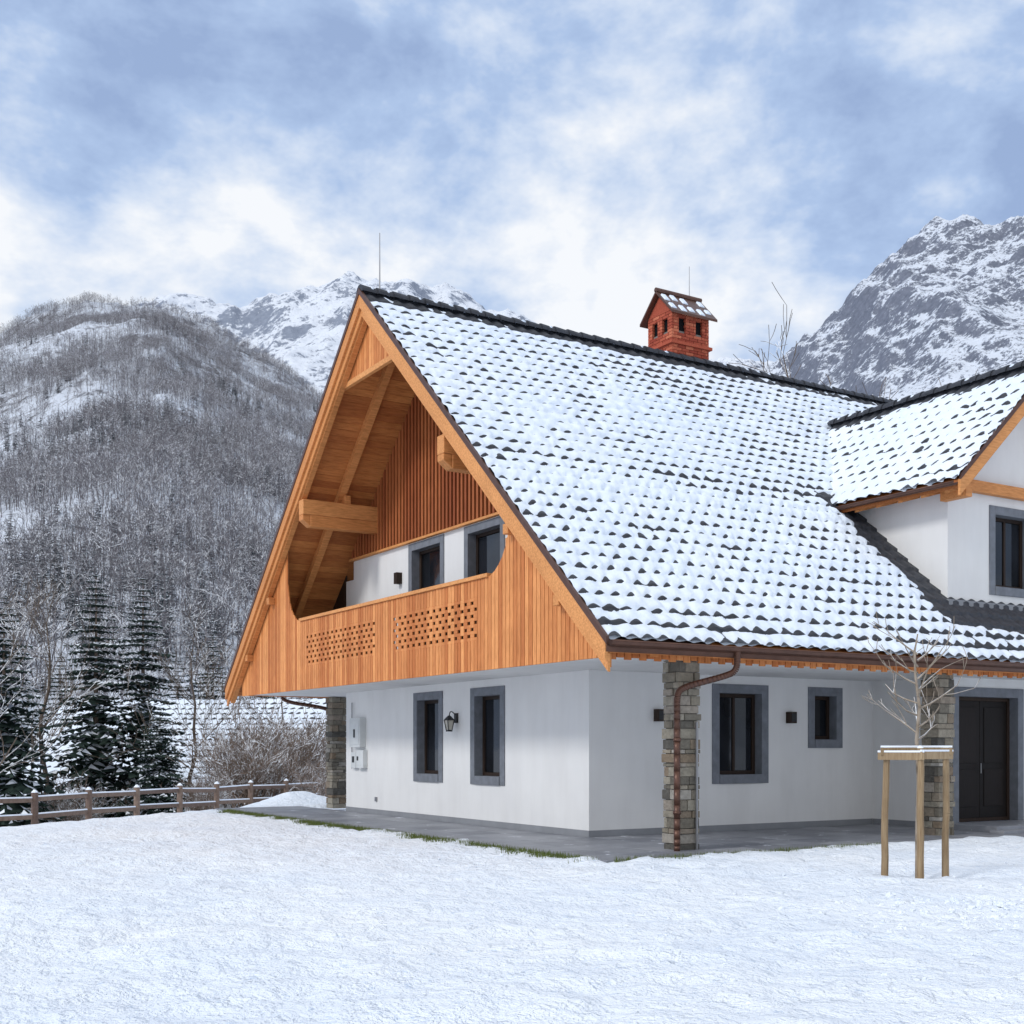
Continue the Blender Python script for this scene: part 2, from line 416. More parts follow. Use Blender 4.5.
wr.poly([(WR,WB,WZ+.05),(12.3,WB,zw(12.3)+.05),(12.3,4.2,zw(12.3)+.05),(WR,4.2,WZ+.05)],2)
for sgn in (-1,1):
    a0,a1=WR,WR+sgn*2.9
    def ws_(y0,y1,t0,t1,mat,a1=a1):
        z0=zw(a0); z1=zw(a1)
        wr.hexa([(a0,y0,z0+t0),(a1,y0,z1+t0),(a1,y1,z1+t0),(a0,y1,z0+t0),(a0,y0,z0+t1),(a1,y0,z1+t1),(a1,y1,z1+t1),(a0,y1,z0+t1)],mat)
    ws_(WB+.06,4.0,-.16,-.02,0); ws_(WB,WB+.055,-.30,-.01,1); ws_(WB-.02,WB+.03,-.008,.09,3)
    ws_(WB+.06,WB+.18,-.36,-.165,1,WR+sgn*2.7)
wr.box(7.0,11.8,-2.0,-1.87,6.56,6.78,1); wr.box(6.85,7.02,-2.45,-1.86,6.3,6.5,1)
for yy in np.arange(-2.3,.4,.55): wr.hexa([(6.56,yy,6.36),(7.07,yy,6.5),(7.07,yy+.1,6.5),(6.56,yy+.1,6.36),(6.56,yy,6.46),(7.07,yy,6.93),(7.07,yy+.1,6.93),(6.56,yy+.1,6.46)],1)
wr.build('wing_roof_timber',[M_soffit,M_beam,M_rsnow,M_copper],house)
rc=MB()
def caps(p0,dv,L):
    dv=Vector(dv); p0=Vector(p0); x=0
    side=dv.cross(Vector((0,0,1)))
    while x<L:
        n=8; r0,r1=.16,.13
        A=p0+dv*x; Bq=p0+dv*(x+.37); prev=None
        for i in range(n+1):
            t=math.pi*i/n
            o0=side*math.cos(t)*r0+Vector((0,0,math.sin(t)*r0)); o1=side*math.cos(t)*r1+Vector((0,0,math.sin(t)*r1))
            cur=(A+o0,Bq+o1)
            if prev: rc.poly([prev[0],cur[0],cur[1],prev[1]],0)
            prev=cur
        rc.poly([A+side*math.cos(math.pi*i/n)*r0+Vector((0,0,math.sin(math.pi*i/n)*r0)) for i in range(n+1)],0)
        if random.random()<.7:
            for sd in (-1,1):
                if random.random()<.5 and sd>0: continue
                C=A+dv*.24+side*sd*.08+Vector((0,0,.085)); sx=random.uniform(.05,.12)
                for i in range(8):
                    t=2*math.pi*i/8;t2=2*math.pi*(i+1)/8
                    up=Vector((0,0,1))
                    dn=(side*sd-up).normalized(); nn_=(side*sd+up).normalized()
                    e0=C+dv*math.cos(t)*sx+dn*math.sin(t)*.055; e1=C+dv*math.cos(t2)*sx+dn*math.sin(t2)*.055
                    rc.poly([e0,e1,C+nn_*.05],1)
        x+=.36
caps((A0,RB,RZ+.0),(1,0,0),A1-A0); caps((WR,WB,WZ),(0,1,0),6.0)
rc.build('ridge_caps',[M_tile,M_rsnow],house,smooth=False)
g=MB()
def gutter(p0,p1,r=.075,out=(0,-1,0)):
    p0=Vector(p0);p1=Vector(p1);o=Vector(out);prev=None
    for i in range(9):
        t=math.pi*i/8; off=o*(-math.cos(t))*r+Vector((0,0,-math.sin(t)*r)); cur=(p0+off,p1+off)
        if prev: g.poly([prev[0],prev[1],cur[1],cur[0]],0)
        prev=cur
    g.tube(p0+o*r,p1+o*r,.012,.012,6)
gutter((A0+.02,B0-.09,3.13),(A1,B0-.09,3.13)); gutter((A0+.02,RB*2-B0+.09,3.13),(A1,RB*2-B0+.09,3.13),out=(0,1,0))
gutter((WE-.07,WB+.05,6.50),(WE-.07,.5,6.50),.06,(-1,0,0))
g.box(A0+.02,A1,B0-.01,B0+.02,2.98,3.13)
x=A0+.4
while x<A1: g.box(x,x+.025,B0-.17,B0-.01,3.125,3.14); x+=.8
def arc(pts):
    P=[Vector(p) for p in pts]
    for _ in range(3):
        Q=[P[0]]
        for i in range(len(P)-1): Q+=[P[i]*.75+P[i+1]*.25,P[i]*.25+P[i+1]*.75]
        Q.append(P[-1]); P=Q
    return P
g.path(arc([(.42,B0-.09,3.1),(.42,B0-.09,2.78),(.30,-3.2,2.70),(-.42,-3.06,2.52),(-.52,-3.04,2.42),(-.52,-3.04,2.2),(-.52,-3.04,.02)]),.05,10)
for z in (.6,1.7): g.tube((-.52,-3.04,z),(-.52,-3.04,z+.05),.062,.062,10)
g.path(arc([(-.4,RB*2-B0+.09,3.1),(-.4,RB*2-B0+.09,2.85),(.5,13.2,2.7),(.75,13.12,2.6),(.8,13.1,2.3),(.8,13.1,.02)]),.05,8)
g.build('gutters_and_downpipes',[M_copper],house,smooth=True)
sp=MB()
def pillar(ca,cb,w_=.40,z1=2.95):
    z=0.0
    sp.box(ca-w_/2+.03,ca+w_/2-.03,cb-w_/2+.03,cb+w_/2-.03,0,z1,1)
    while z<z1-.02:
        h_=min(random.uniform(.06,.18),z1-z)
        j=lambda:random.uniform(-.022,.018)
        if random.random()<.8:
            m=ca+random.uniform(-.12,.12); m2=cb+random.uniform(-.12,.12)
            sp.box(ca-w_/2+j(),m-.006,cb-w_/2+j(),m2-.006,z+.005,z+h_-.005); sp.box(m+.006,ca+w_/2+j(),cb-w_/2+j(),m2-.005,z+.005,z+h_-.005)
            sp.box(ca-w_/2+j(),m-.006,m2+.006,cb+w_/2+j(),z+.005,z+h_-.005); sp.box(m+.006,ca+w_/2+j(),m2+.006,cb+w_/2+j(),z+.005,z+h_-.005)
        else: sp.box(ca-w_/2+j(),ca+w_/2+j(),cb-w_/2+j(),cb+w_/2+j(),z+.005,z+h_-.005)
        z+=h_
pillar(-.2,-2.75); pillar(5.69,-2.75); pillar(.75,12.75,.42); pillar(11.5,-2.75)
sp.build('stone_pillars',[M_stone,M_mortar],house,bevel=.010)
ch=MB(); c0,c1,d0,d1=6.09,7.23,5.25,6.17; zb,zt=10.2,12.0
ch.box(c0+.05,c1-.05,d0+.05,d1-.05,zb,11.55,1); ch.box(c0+.09,c1-.09,d0+.09,d1-.09,11.55,11.87,2); ch.box(c0+.05,c1-.05,d0+.05,d1-.05,11.87,12.0,1)
holesA=[(5.42,5.62),(5.80,6.0)]; holesB=[(6.3,6.5),(6.82,7.02)]
z=zb;k=0
while z<zt-.03:
    hol=11.5<z+.03<11.85
    for face in range(4):
        if face in(0,2): lo,hi=d0,d1
        else: lo,hi=c0+.06,c1-.06
        u=lo-(.12 if k%2 else 0)
        while u<hi:
            u0,u1=max(u,lo),min(u+.235,hi)
            if u1-u0>.02:
                segs=[(u0,u1)]
                if hol:
                    for (h0,h1) in (holesA if face in(0,2) else holesB):
                        ns=[]
                        for (p,q) in segs:
                            if q<=h0 or p>=h1: ns.append((p,q))
                            else:
                                if p<h0: ns.append((p,h0))
                                if q>h1: ns.append((h1,q))
                        segs=ns
                for (p,q) in segs:
                    if q-p<.02: continue
                    if face==0: ch.box(c0,c0+.07,p+.004,q-.004,z,z+.062,0)
                    elif face==2: ch.box(c1-.07,c1,p+.004,q-.004,z,z+.062,0)
                    elif face==1: ch.box(p+.004,q-.004,d0,d0+.07,z,z+.062,0)
                    else: ch.box(p+.004,q-.004,d1-.07,d1,z,z+.062,0)
            u+=.243
    z+=.072;k+=1
ch.box(c0-.06,c1+.06,d0-.06,d1+.06,11.2,11.27,0)
mb_=(d0+d1)/2
ch.hexa([(c0,d0,12.0),(c1,d0,12.0),(c1,d1,12.0),(c0,d1,12.0),(c0,mb_-.02,12.45),(c1,mb_-.02,12.45),(c1,mb_+.02,12.45),(c0,mb_+.02,12.45)],0,.3)
for sg in (-1,1):
    yo=mb_+sg*.62; z0,z1=12.56,11.93
    ch.hexa([(c0-.13,mb_,z0-.06),(c1+.13,mb_,z0-.06),(c1+.13,yo,z1-.06),(c0-.13,yo,z1-.06),(c0-.13,mb_,z0),(c1+.13,mb_,z0),(c1+.13,yo,z1),(c0-.13,yo,z1)],3)
    for i in range(5):
        for j in range(2):
            if random.random()<.7:
                f0=.15+.45*j+random.uniform(0,.1); f1=f0+random.uniform(.16,.27); xx=c0-.08+i*.28
                P=[]
                for (xq,f) in ((xx,f1),(xx+.17,f1),(xx+.17,f0),(xx,f0)): P.append((xq,mb_+sg*.62*f,z0+(z1-z0)*f+.002))
                Q=[(p[0]+(.03 if i_ in(0,3) else -.03),p[1],p[2]+.035) for i_,p in enumerate(P)]
                ch.hexa(P+Q,4)
ch.tube((c0-.13,mb_,12.58),(c1+.13,mb_,12.58),.06,.06,8,3)
ch.tube((7.0,mb_,12.5),(7.0,mb_,13.35),.012,.008,6,5)
ch.tube((-1.55,RB,10.8),(-1.55,RB,12.1),.018,.010,6,5)
ch.build('chimney',[M_brick,M_mortar,M_black,M_copper,M_rsnow,M_meta],house)
ft=MB()
pb(ft,'a',0,9.25,9.85,1.62,2.32,-.16,-.002,0); pb(ft,'a',0,9.15,9.55,1.12,1.55,-.12,-.002,0); pb(ft,'a',0,9.62,9.9,1.12,1.5,-.1,-.002,0)
pb(ft,'a',0,9.30,9.80,1.68,2.26,-.17,-.161,0); ft.tube((-.05,9.95,1.1),(-.05,9.95,2.7),.015,.015,6,1)
pb(ft,'a',0,9.42,9.5,1.3,1.4,-.13,-.121,2); pb(ft,'a',0,9.70,9.82,1.25,1.4,-.11,-.101,2); pb(ft,'a',0,9.5,9.6,1.85,2.05,-.176,-.171,2)
L0=4.74
ft.box(-.05,-.002,L0-.05,L0+.05,2.12,2.32,2); ft.path(arc([(-.03,L0,2.28),(-.16,L0,2.38),(-.19,L0,2.26)]),.011,6,2)
ft.hexa([(-.23,L0-.04,1.98),(-.15,L0-.04,1.98),(-.15,L0+.04,1.98),(-.23,L0+.04,1.98),(-.26,L0-.07,2.17),(-.12,L0-.07,2.17),(-.12,L0+.07,2.17),(-.26,L0+.07,2.17)],3)
for (dx,dy) in ((-1,-1),(1,-1),(-1,1),(1,1)): ft.tube((-.19+dx*.075,L0+dy*.075,2.17),(-.19+dx*.045,L0+dy*.045,1.97),.010,.010,4,2)
ft.hexa([(-.28,L0-.09,2.17),(-.10,L0-.09,2.17),(-.10,L0+.09,2.17),(-.28,L0+.09,2.17),(-.21,L0-.02,2.27),(-.17,L0-.02,2.27),(-.17,L0+.02,2.27),(-.21,L0+.02,2.27)],2)
ft.box(-.24,-.14,L0-.05,L0+.05,1.94,1.975,2)
for a in (1.5,4.74,):
    ft.box(a-.08,a+.08,-.14,-.002,2.08,2.30,4); ft.box(a-.06,a+.06,-.145,-.141,2.11,2.27,2)
ft.box(6.9,7.04,-2.0,-1.9,2.0,2.2,4)
ft.box(-.14,-.002,7.3,7.45,5.3,5.55,4)
ft.box(-.03,-.002,8.6,8.7,.35,.45,1)
ft.tube((-.10,-3.0,.0),(-.10,-3.0,2.0),.02,.02,8,1)
ft.build('wall_fittings',[M_boxw,M_meta,M_iron,M_lampg,M_darkwood],house,bevel=.004)
# ================================================================= patio
pm=MB()
def slabs(a0,a1,b0,b1,z,s=.8):
    a=a0
    while a<a1-.01:
        e=min(a+s,a1); b=b0
        while b<b1-.01:
            f=min(b+s,b1); pm.box(a+.004,e-.004,b+.004,f-.004,z-.08,z+random.uniform(-.002,.002)); b=f
        a=e
slabs(-2.35,16,-3.75,-.02,.045); slabs(-2.35,-.02,-.02,13.4,.045)
pm.box(7.0,10.4,-3.0,-1.87,.046,.155,0,.9); pm.box(6.8,10.7,-3.3,-3.0,.046,.10,0,.8)
pm.build('stone_patio',[M_patio],bevel=.004)
gr=MB()
for i in range(11000):
    if random.random()<.85: a=-2.45-abs(random.gauss(0,.12)); b=random.uniform(-3.7,12)
    else: a=random.uniform(-2.3,3); b=-3.85-abs(random.gauss(0,.05))
    h_=random.uniform(.05,.13); t=random.uniform(0,6.28); w_=.008
    gr.poly([(a-w_*math.cos(t),b-w_*math.sin(t),.0),(a+w_*math.cos(t),b+w_*math.sin(t),.0),(a+random.uniform(-.04,.04),b+random.uniform(-.04,.04),h_)])
gr.build('grass',[M_grass])
# ================================================================= GROUND
def gz(X,Y):
    q=(X+14.5)*(-.934)+(Y-37)*.357
    z=-.85*sstep(-10,0,q)-2.4*sstep(0,16,q)
    z=z+.06*fbm(X*.25,Y*.25,3,50)*sstep(2,8,np.hypot(X,Y))
    return z
n=780; tt=np.linspace(-1,1,n)
gx=6*np.sinh(tt*7.3); gy=12+6*np.sinh(tt*7.3)
X,Y=np.meshgrid(gx,gy,indexing='ij')
def gfull(X,Y):
    Z=gz(X,Y)
    near=1-sstep(30,60,np.hypot(X,Y-12))
    Z=Z+near*(.09*fbm(X*.8,Y*.8,4,60)+.10*(fbm(X*2.2,Y*2.2,3,61))+.06*fbm(X*6,Y*6,2,63)+.05*(ridged(X*.9+Y*.25,Y*1.6,3,66)-.6))
    pa=np.exp(-(((X-5.6)/1.6)**2+((Y-11.4)/1.0)**2)); Z=Z+pa*.34*np.clip(fbm(X*3,Y*3,4,70)+.05,0,1)*near
    return Z
Z=gfull(X,Y)
A=UX*(X-1.34)+UY*(Y-21.2); B=-UY*(X-1.34)+UX*(Y-21.2)
wv=.35*fbm(A*1.2,B*1.2,3,80)
ins=np.minimum(np.minimum(A+2.35+wv,B+3.75+wv),np.minimum(17-A,13.6-B))
Z=Z+.035; Z=np.where(ins>0,-.06,Z); ring=(ins<=0)&(ins>-.3); Z=Z+ring*.02
Xh,Yh=-6.35,35.5; Z=Z+.40*np.exp(-(((X-Xh)/.9)**2+((Y-Yh)/1.2)**2))*(ins<=0)
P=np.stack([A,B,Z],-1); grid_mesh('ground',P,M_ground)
cl=MB(); r2=np.random.default_rng(77); N1=420
Xc=np.concatenate([r2.normal(5.3,1.1,N1),r2.uniform(-7,8,260)]); Yc=np.concatenate([r2.normal(11.5,.75,N1),r2.uniform(7,19,260)])
Rc_=np.concatenate([r2.uniform(.02,.06,N1)*r2.uniform(.5,1,N1),r2.uniform(.012,.03,260)])
Zc=gfull(Xc,Yc)+.03
for i in range(len(Xc)):
    a,b=c2w(Xc[i],Yc[i]); r=Rc_[i]
    if a>-2.8 and b>-4.2: continue
    rings=[(1.0,-.3),(1.05,.15),(.7,.6)]; vs=[]
    for (k1,k2) in rings:
        vs.append([(a+r*k1*math.cos(t*1.257)*random.uniform(.75,1.2),b+r*k1*math.sin(t*1.257)*random.uniform(.75,1.2),Zc[i]+r*k2*random.uniform(.8,1.2)) for t in range(5)])
    for q_ in range(2):
        for t in range(5): u=(t+1)%5; cl.poly([vs[q_][t],vs[q_][u],vs[q_+1][u],vs[q_+1][t]])
    cl.poly(vs[2])
cl.build('snow_clods',[M_ground])
# ================================================================= MOUNTAINS
def mk_mountain(name,rock1,rock2,snowc,cover,sc,streak,haze,hz):
    m=NT(name); v=m.mapping((sc,sc,sc)); vs=m.mapping((sc*streak,sc*streak,sc*1.0))
    n1=m.noise(v,1,4,.72); n2=m.noise(vs,3,5,.75); n3=m.noise(v,6,5,.75)
    f=m.math('ADD',m.math('MULTIPLY',n1,.6),m.math('MULTIPLY',n2,.7))
    f=m.math('ADD',f,m.math('MULTIPLY',n3,.5))
    f=m.math('ADD',f,m.math('MULTIPLY',m.math('SUBTRACT',m.nz(),.8),cover[2]))
    mask=m.ramp(m.math('MULTIPLY',f,.5),[(cover[0]/2,(0,)*3),(cover[1]/2,(1,)*3)])
    rock=m.ramp(n3,[(.3,rock1),(.7,rock2)])
    c=m.mix(mask,rock,snowc); c=m.mix(haze,c,hz)  # distance haze painted into the base colour as a bluish tint
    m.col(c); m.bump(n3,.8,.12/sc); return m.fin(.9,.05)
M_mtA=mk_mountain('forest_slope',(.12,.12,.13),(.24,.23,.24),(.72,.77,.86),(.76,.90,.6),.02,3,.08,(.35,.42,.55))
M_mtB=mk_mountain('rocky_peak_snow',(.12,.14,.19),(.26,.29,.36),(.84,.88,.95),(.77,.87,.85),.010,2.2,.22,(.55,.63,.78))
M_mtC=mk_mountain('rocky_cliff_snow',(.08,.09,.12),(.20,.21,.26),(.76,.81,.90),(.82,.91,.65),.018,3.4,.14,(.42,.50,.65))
def mk(prof,Rc,Y0,seed,amp,fr,p=1.15,kr=(-.9,.75),cols=520,rows=240,back=.6):
    px=np.array([q[0] for q in prof],float); py=np.array([q[1] for q in prof],float)
    def H(k,Yr):
        pxx=512+F*k; h=(HY-np.interp(pxx,px,py))/F*Rc
        s=np.clip((Yr-Y0)/(Rc-Y0),0,None)
        z=np.where(s<=1,h*np.power(np.minimum(s,1),p),h*(1-back*(s-1)))
        Xr=k*Yr
        r=ridged(Xr/fr,Yr/fr*.55,6,seed)-.62
        r2=fbm(Xr/fr*7,Yr/fr*6,4,seed+20)
        fall=np.minimum(s,1)
        return z+amp*(r*1.0+.22*r2)*np.power(fall,.8)-4*(1-np.minimum(s*6,1))
    ks=np.linspace(kr[0],kr[1],cols); ys=np.concatenate([Y0+(Rc*1.06-Y0)*np.linspace(0,1,rows)**1.1,np.linspace(Rc*1.08,Rc*1.5,24)])
    K,YY=np.meshgrid(ks,ys,indexing='ij'); Z=H(K,YY); XX=K*YY
    a=UX*(XX-1.34)+UY*(YY-21.2); b=-UY*(XX-1.34)+UX*(YY-21.2)
    return np.stack([a,b,Z],-1),H
profA=[(-900,520),(-500,420),(-250,360),(-100,342),(0,330),(50,308),(95,296),(140,297),(165,303),(200,325),(240,350),(310,398),(360,440),(450,510),(560,580),(700,640),(1000,700),(1500,720)]
PA,HA=mk(profA,1000,150,5,52,170,1.2,(-1.1,.45),520,300)
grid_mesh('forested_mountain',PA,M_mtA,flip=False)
profB=[(-800,430),(-300,380),(0,345),(100,320),(165,294),(200,298),(240,295),(290,278),(330,272),(345,270),(375,276),(400,280),(440,288),(480,300),(520,302),(545,318),(570,330),(620,343),(680,350),(740,356),(800,362),(900,380),(1100,430),(1500,520)]
PB,HB=mk(profB,3600,1100,15,190,330,1.1,(-1.0,.8),700,300)
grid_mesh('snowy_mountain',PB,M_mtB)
profC=[(300,640),(500,560),(600,480),(680,410),(740,378),(790,362),(805,348),(825,322),(850,296),(870,272),(890,254),(915,238),(950,220),(1000,202),(1024,190),(1100,175),(1300,160),(1700,260)]
PC,HCf=mk(profC,2200,600,25,150,240,1.2,(-.15,1.0),640,320)
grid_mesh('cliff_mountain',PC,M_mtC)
# ================================================================= TREES
def mk_bark(name,c1,c2,snow=.5,th=(.35,.55)):
    m=NT(name); n=m.noise(m.mapping((1,1,1)),6,2)
    c=m.ramp(n,[(.3,c1),(.7,c2)])
    f=m.math('ADD',m.math('MULTIPLY',m.nz(),.5),m.math('MULTIPLY',n,.5))
    mask=m.ramp(f,[(th[0],(0,)*3),(th[1],(snow,)*3)])
    m.col(m.mix(mask,c,(.82,.85,.9))); return m.fin(.9,.1)
M_bark=mk_bark('snowy_bark',(.11,.08,.06),(.24,.18,.145),.95,(.38,.50))
M_barkd=mk_bark('brown_bark',(.07,.055,.045),(.17,.135,.11),.9,(.46,.58))
M_bark2=mk_bark('young_bark',(.20,.16,.12),(.38,.32,.26),.9,(.50,.64))
M_barkfar=mk_bark('frosted_bark',(.10,.095,.105),(.23,.215,.23),.9,(.34,.52))  # frosted bark, its colour also lightened for distance mist
def mk_fir(name,a,b):
    m=NT(name); n=m.noise(m.mapping((1,1,1)),3,2)
    m.col(m.ramp(n,[(.3,a),(.7,b)])); return m.fin(.8,.15)
M_fir=mk_fir('fir_needles',(.010,.020,.018),(.035,.055,.045))
M_firfar=mk_fir('fir_needles_distant',(.04,.055,.065),(.09,.11,.12))  # paler needles: distance mist put into the colour
def branch(mb,p,d,L,r,depth,spread=.6,up=.15,ns=4,kids=(2,4),minr=.004,mat=0,segs=3):
    p=Vector(p); d=Vector(d).normalized()
    pts=[p]; rr=[r]
    for i in range(segs):
        d=(d+Vector((random.gauss(0,.13),random.gauss(0,.13),random.gauss(0,.10)+up*.3))).normalized()
        p=p+d*L/segs; pts.append(p); rr.append(max(minr,r*(1-.55*(i+1)/segs)))
    for i in range(segs): mb.tube(pts[i],pts[i+1],rr[i],rr[i+1],ns,mat,cap=False)
    if depth<=0: return
    for k in range(random.randint(*kids)):
        i=random.randint(1,segs); q=pts[i]
        o=Vector((random.gauss(0,1),random.gauss(0,1),random.gauss(0,.6)+.2)).normalized()
        nd=(d+o*spread*1.3).normalized()
        branch(mb,q,nd,L*random.uniform(.5,.78),rr[i]*.62,depth-1,spread,up,ns,kids,minr,mat,segs)
def bare_tree(name,loc,h,depth=5,kids=(2,4),minr=.01,mat=None,link=True,nlimb=9,r=None,spread=.6,zmin=.25,segs=3):
    mb=MB(); r=r or h*.013; prev=Vector((0,0,-.3)); n=7
    for i in range(n):
        q=Vector((random.gauss(0,.015)*h,random.gauss(0,.015)*h,h*.85*(i+1)/n))
        r0=r*(1-.8*i/n); r1=r*(1-.8*(i+1)/n); mb.tube(prev,q,r0,max(minr,r1),5,0,cap=False)
        f=(i+1)/n
        if f>zmin:
            for k in range(max(1,nlimb//5)):
                t=random.uniform(0,6.28); branch(mb,prev.lerp(q,random.random()),(math.cos(t),math.sin(t),random.uniform(.3,1.1)),h*.38*(1.15-f*.75),max(minr*1.3,r1*.55),depth-2,spread,.2,3,kids,minr,0,segs)
        prev=q
    branch(mb,prev,(0,0,1),h*.15,max(minr,r*.2),2,.6,.2,3,kids,minr,0,segs)
    ob=mb.build(name,[mat or M_barkd],link=link); ob.location=loc; return ob
def shrub(name,loc,h,n=14,depth=4,minr=.008,link=True,mat=None):
    mb=MB()
    for i in range(n):
        t=random.uniform(0,6.28); branch(mb,(random.gauss(0,.2),random.gauss(0,.2),-.1),(math.cos(t)*.5,math.sin(t)*.5,1),h*.55,h*.008+.006,depth,.55,.12,3,(2,3),minr)
    ob=mb.build(name,[mat or M_bark],link=link); ob.location=loc; return ob
def fir(name,loc,h,R,lev=42,nb=11,mats=None,link=True,snow=.34,sub=5):
    mb=MB(); mb.tube((0,0,-.5),(0,0,h*.97),h*.018,.01,6,2)
    for i in range(lev):
        f=(i+random.random()*.5)/lev; z=h*(.06+.93*f); Rr=R*(1-f)**.72*random.uniform(.72,1.15)+.04*h*.2
        for k in range(nb):
            if random.random()<.1: continue
            t=random.uniform(0,6.28); L=Rr*random.uniform(.7,1.15); dr=-.15-.35*(1-f)
            cx,sx=math.cos(t),math.sin(t)
            for j in range(sub):
                g0=(j+.3)/sub; g1=min(1.05,(j+1.35)/sub)
                for sd in (-1,1):
                    wdt=L*.32*(1.15-g0)*random.uniform(.7,1.3)
                    z0=z+L*dr*g0+.12*L*g0*g0; z1=z+L*dr*g1+.12*L*g1*g1
                    p0=(cx*L*g0,sx*L*g0,z0); p1=(cx*L*g1,sx*L*g1,z1-.03*L)
                    p2=(cx*L*(g0+g1)/2-sd*sx*wdt,sx*L*(g0+g1)/2+sd*cx*wdt,(z0+z1)/2-.22*wdt-random.uniform(.02,.10)*L)
                    mb.poly([p0,p1,p2],0)
                    if random.random()<snow:
                        u=.03+.02*L; k2=.66
                        cc=[(p0[i_]+p1[i_]+p2[i_])/3 for i_ in range(3)]
                        mb.poly([tuple(cc[i_]+(q[i_]-cc[i_])*k2+(u if i_==2 else 0) for i_ in range(3)) for q in (p0,p1,p2)],1)
    ob=mb.build(name,mats or [M_fir,M_snow,M_bark],link=link); ob.location=loc; return ob
def place(px,Yd):
    X=px2k(px)*Yd; a,b=c2w(X,Yd); return (a,b,float(gz(np.array(X),np.array(float(Yd))))-.1)
for (px,Yd,h,R) in ((96,57,13.0,2.9),(143,58,12.7,2.6),(4,50,10.8,2.7),(-40,55,14,3.2),(213,82,13,2.5),(60,74,11,2.4),(262,95,12,2.5),(160,53,5.4,1.7),(28,76,9,2.2),(178,90,12,2.4),(300,80,10,2.2)):
    random.seed(int(px*7+Yd)); fir('fir_tree',place(px,Yd),h,R)
for (px,Yd,h) in ((44,60,13.0),(195,58,9.5),(240,72,11),(-25,42,9),(285,66,8.5)):
    random.seed(int(px*3+Yd)); bare_tree('bare_tree',place(px,Yd),h,depth=5,minr=.011,nlimb=10)
random.seed(5); bare_tree('bare_tree',place(797,56),20.0,depth=5,minr=.014,nlimb=10)
def scatter(name,pts,scales,protos):
    col=bpy.data.collections.new(name+'_prototypes')
    for o in protos: col.objects.link(o)
    me=bpy.data.meshes.new(name); me.from_pydata([tuple(p) for p in pts],[],[])
    at=me.attributes.new('scl','FLOAT','POINT'); at.data.foreach_set('value',list(map(float,scales)))
    ob=bpy.data.objects.new(name,me); scene.collection.objects.link(ob)
    ng=bpy.data.node_groups.new(name,'GeometryNodeTree')
    ng.interface.new_socket('Geometry',in_out='INPUT',socket_type='NodeSocketGeometry'); ng.interface.new_socket('Geometry',in_out='OUTPUT',socket_type='NodeSocketGeometry')
    N=ng.nodes.new; Lk=ng.links.new
    gi=N('NodeGroupInput'); go=N('NodeGroupOutput'); ip=N('GeometryNodeInstanceOnPoints'); ci=N('GeometryNodeCollectionInfo')
    ci.inputs['Collection'].default_value=col; ci.inputs['Separate Children'].default_value=True; ci.inputs['Reset Children'].default_value=True
    rv=N('FunctionNodeRandomValue'); rv.data_type='FLOAT_VECTOR'; rv.inputs[0].default_value=(-.05,-.05,0); rv.inputs[1].default_value=(.05,.05,6.283)
    na=N('GeometryNodeInputNamedAttribute'); na.data_type='FLOAT'; na.inputs['Name'].default_value='scl'
    Lk(gi.outputs[0],ip.inputs['Points']); Lk(ci.outputs[0],ip.inputs['Instance']); ip.inputs['Pick Instance'].default_value=True
    Lk(rv.outputs[0],ip.inputs['Rotation']); Lk(na.outputs[0],ip.inputs['Scale']); Lk(ip.outputs[0],go.inputs[0])
    md=ob.modifiers.new('scatter','NODES'); md.node_group=ng
    return ob
random.seed(21)
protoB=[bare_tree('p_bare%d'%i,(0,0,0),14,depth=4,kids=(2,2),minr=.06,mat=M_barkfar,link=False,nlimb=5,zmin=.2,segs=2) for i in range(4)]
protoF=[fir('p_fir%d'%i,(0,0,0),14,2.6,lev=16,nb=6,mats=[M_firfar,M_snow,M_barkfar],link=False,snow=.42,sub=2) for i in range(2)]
def slope_pts(H,nn,k0,k1,y0,y1,seed,dens):
    r=np.random.default_rng(seed)
    K=r.uniform(k0,k1,nn); Yv=np.sqrt(r.uniform(y0**2,y1**2,nn))
    D=dens(K,Yv); keep=r.uniform(0,1,nn)<D; K=K[keep];Yv=Yv[keep]
    Z=H(K,Yv); X=K*Yv
    return np.stack([UX*(X-1.34)+UY*(Yv-21.2),-UY*(X-1.34)+UX*(Yv-21.2),Z-.5],-1), Yv
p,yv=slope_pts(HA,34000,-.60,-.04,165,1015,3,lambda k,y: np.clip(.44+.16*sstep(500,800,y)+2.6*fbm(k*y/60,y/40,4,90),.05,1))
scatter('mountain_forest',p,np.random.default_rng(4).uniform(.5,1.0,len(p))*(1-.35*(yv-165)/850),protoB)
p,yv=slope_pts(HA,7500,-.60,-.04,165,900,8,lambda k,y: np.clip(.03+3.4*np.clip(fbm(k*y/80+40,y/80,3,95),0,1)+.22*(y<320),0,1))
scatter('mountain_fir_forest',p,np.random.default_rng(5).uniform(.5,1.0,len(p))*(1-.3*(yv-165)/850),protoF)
protoS=[shrub('p_shrub%d'%i,(0,0,0),3.2,link=False) for i in range(4)]
random.seed(31); pts=[];sc=[]
for i in range(24):
    px=random.uniform(-60,330); Yd=random.uniform(49,60)
    pts.append(place(px,Yd)); sc.append(random.uniform(.45,.8))
for i in range(40):
    px=random.uniform(-60,330); Yd=random.uniform(80,95)
    pts.append(place(px,Yd)); sc.append(random.uniform(1.0,1.8))
for i in range(16):
    px=random.uniform(235,325); Yd=random.uniform(52,61); pts.append(place(px,Yd)); sc.append(random.uniform(.9,1.4))
scatter('snowy_shrubs',pts,sc,protoS)
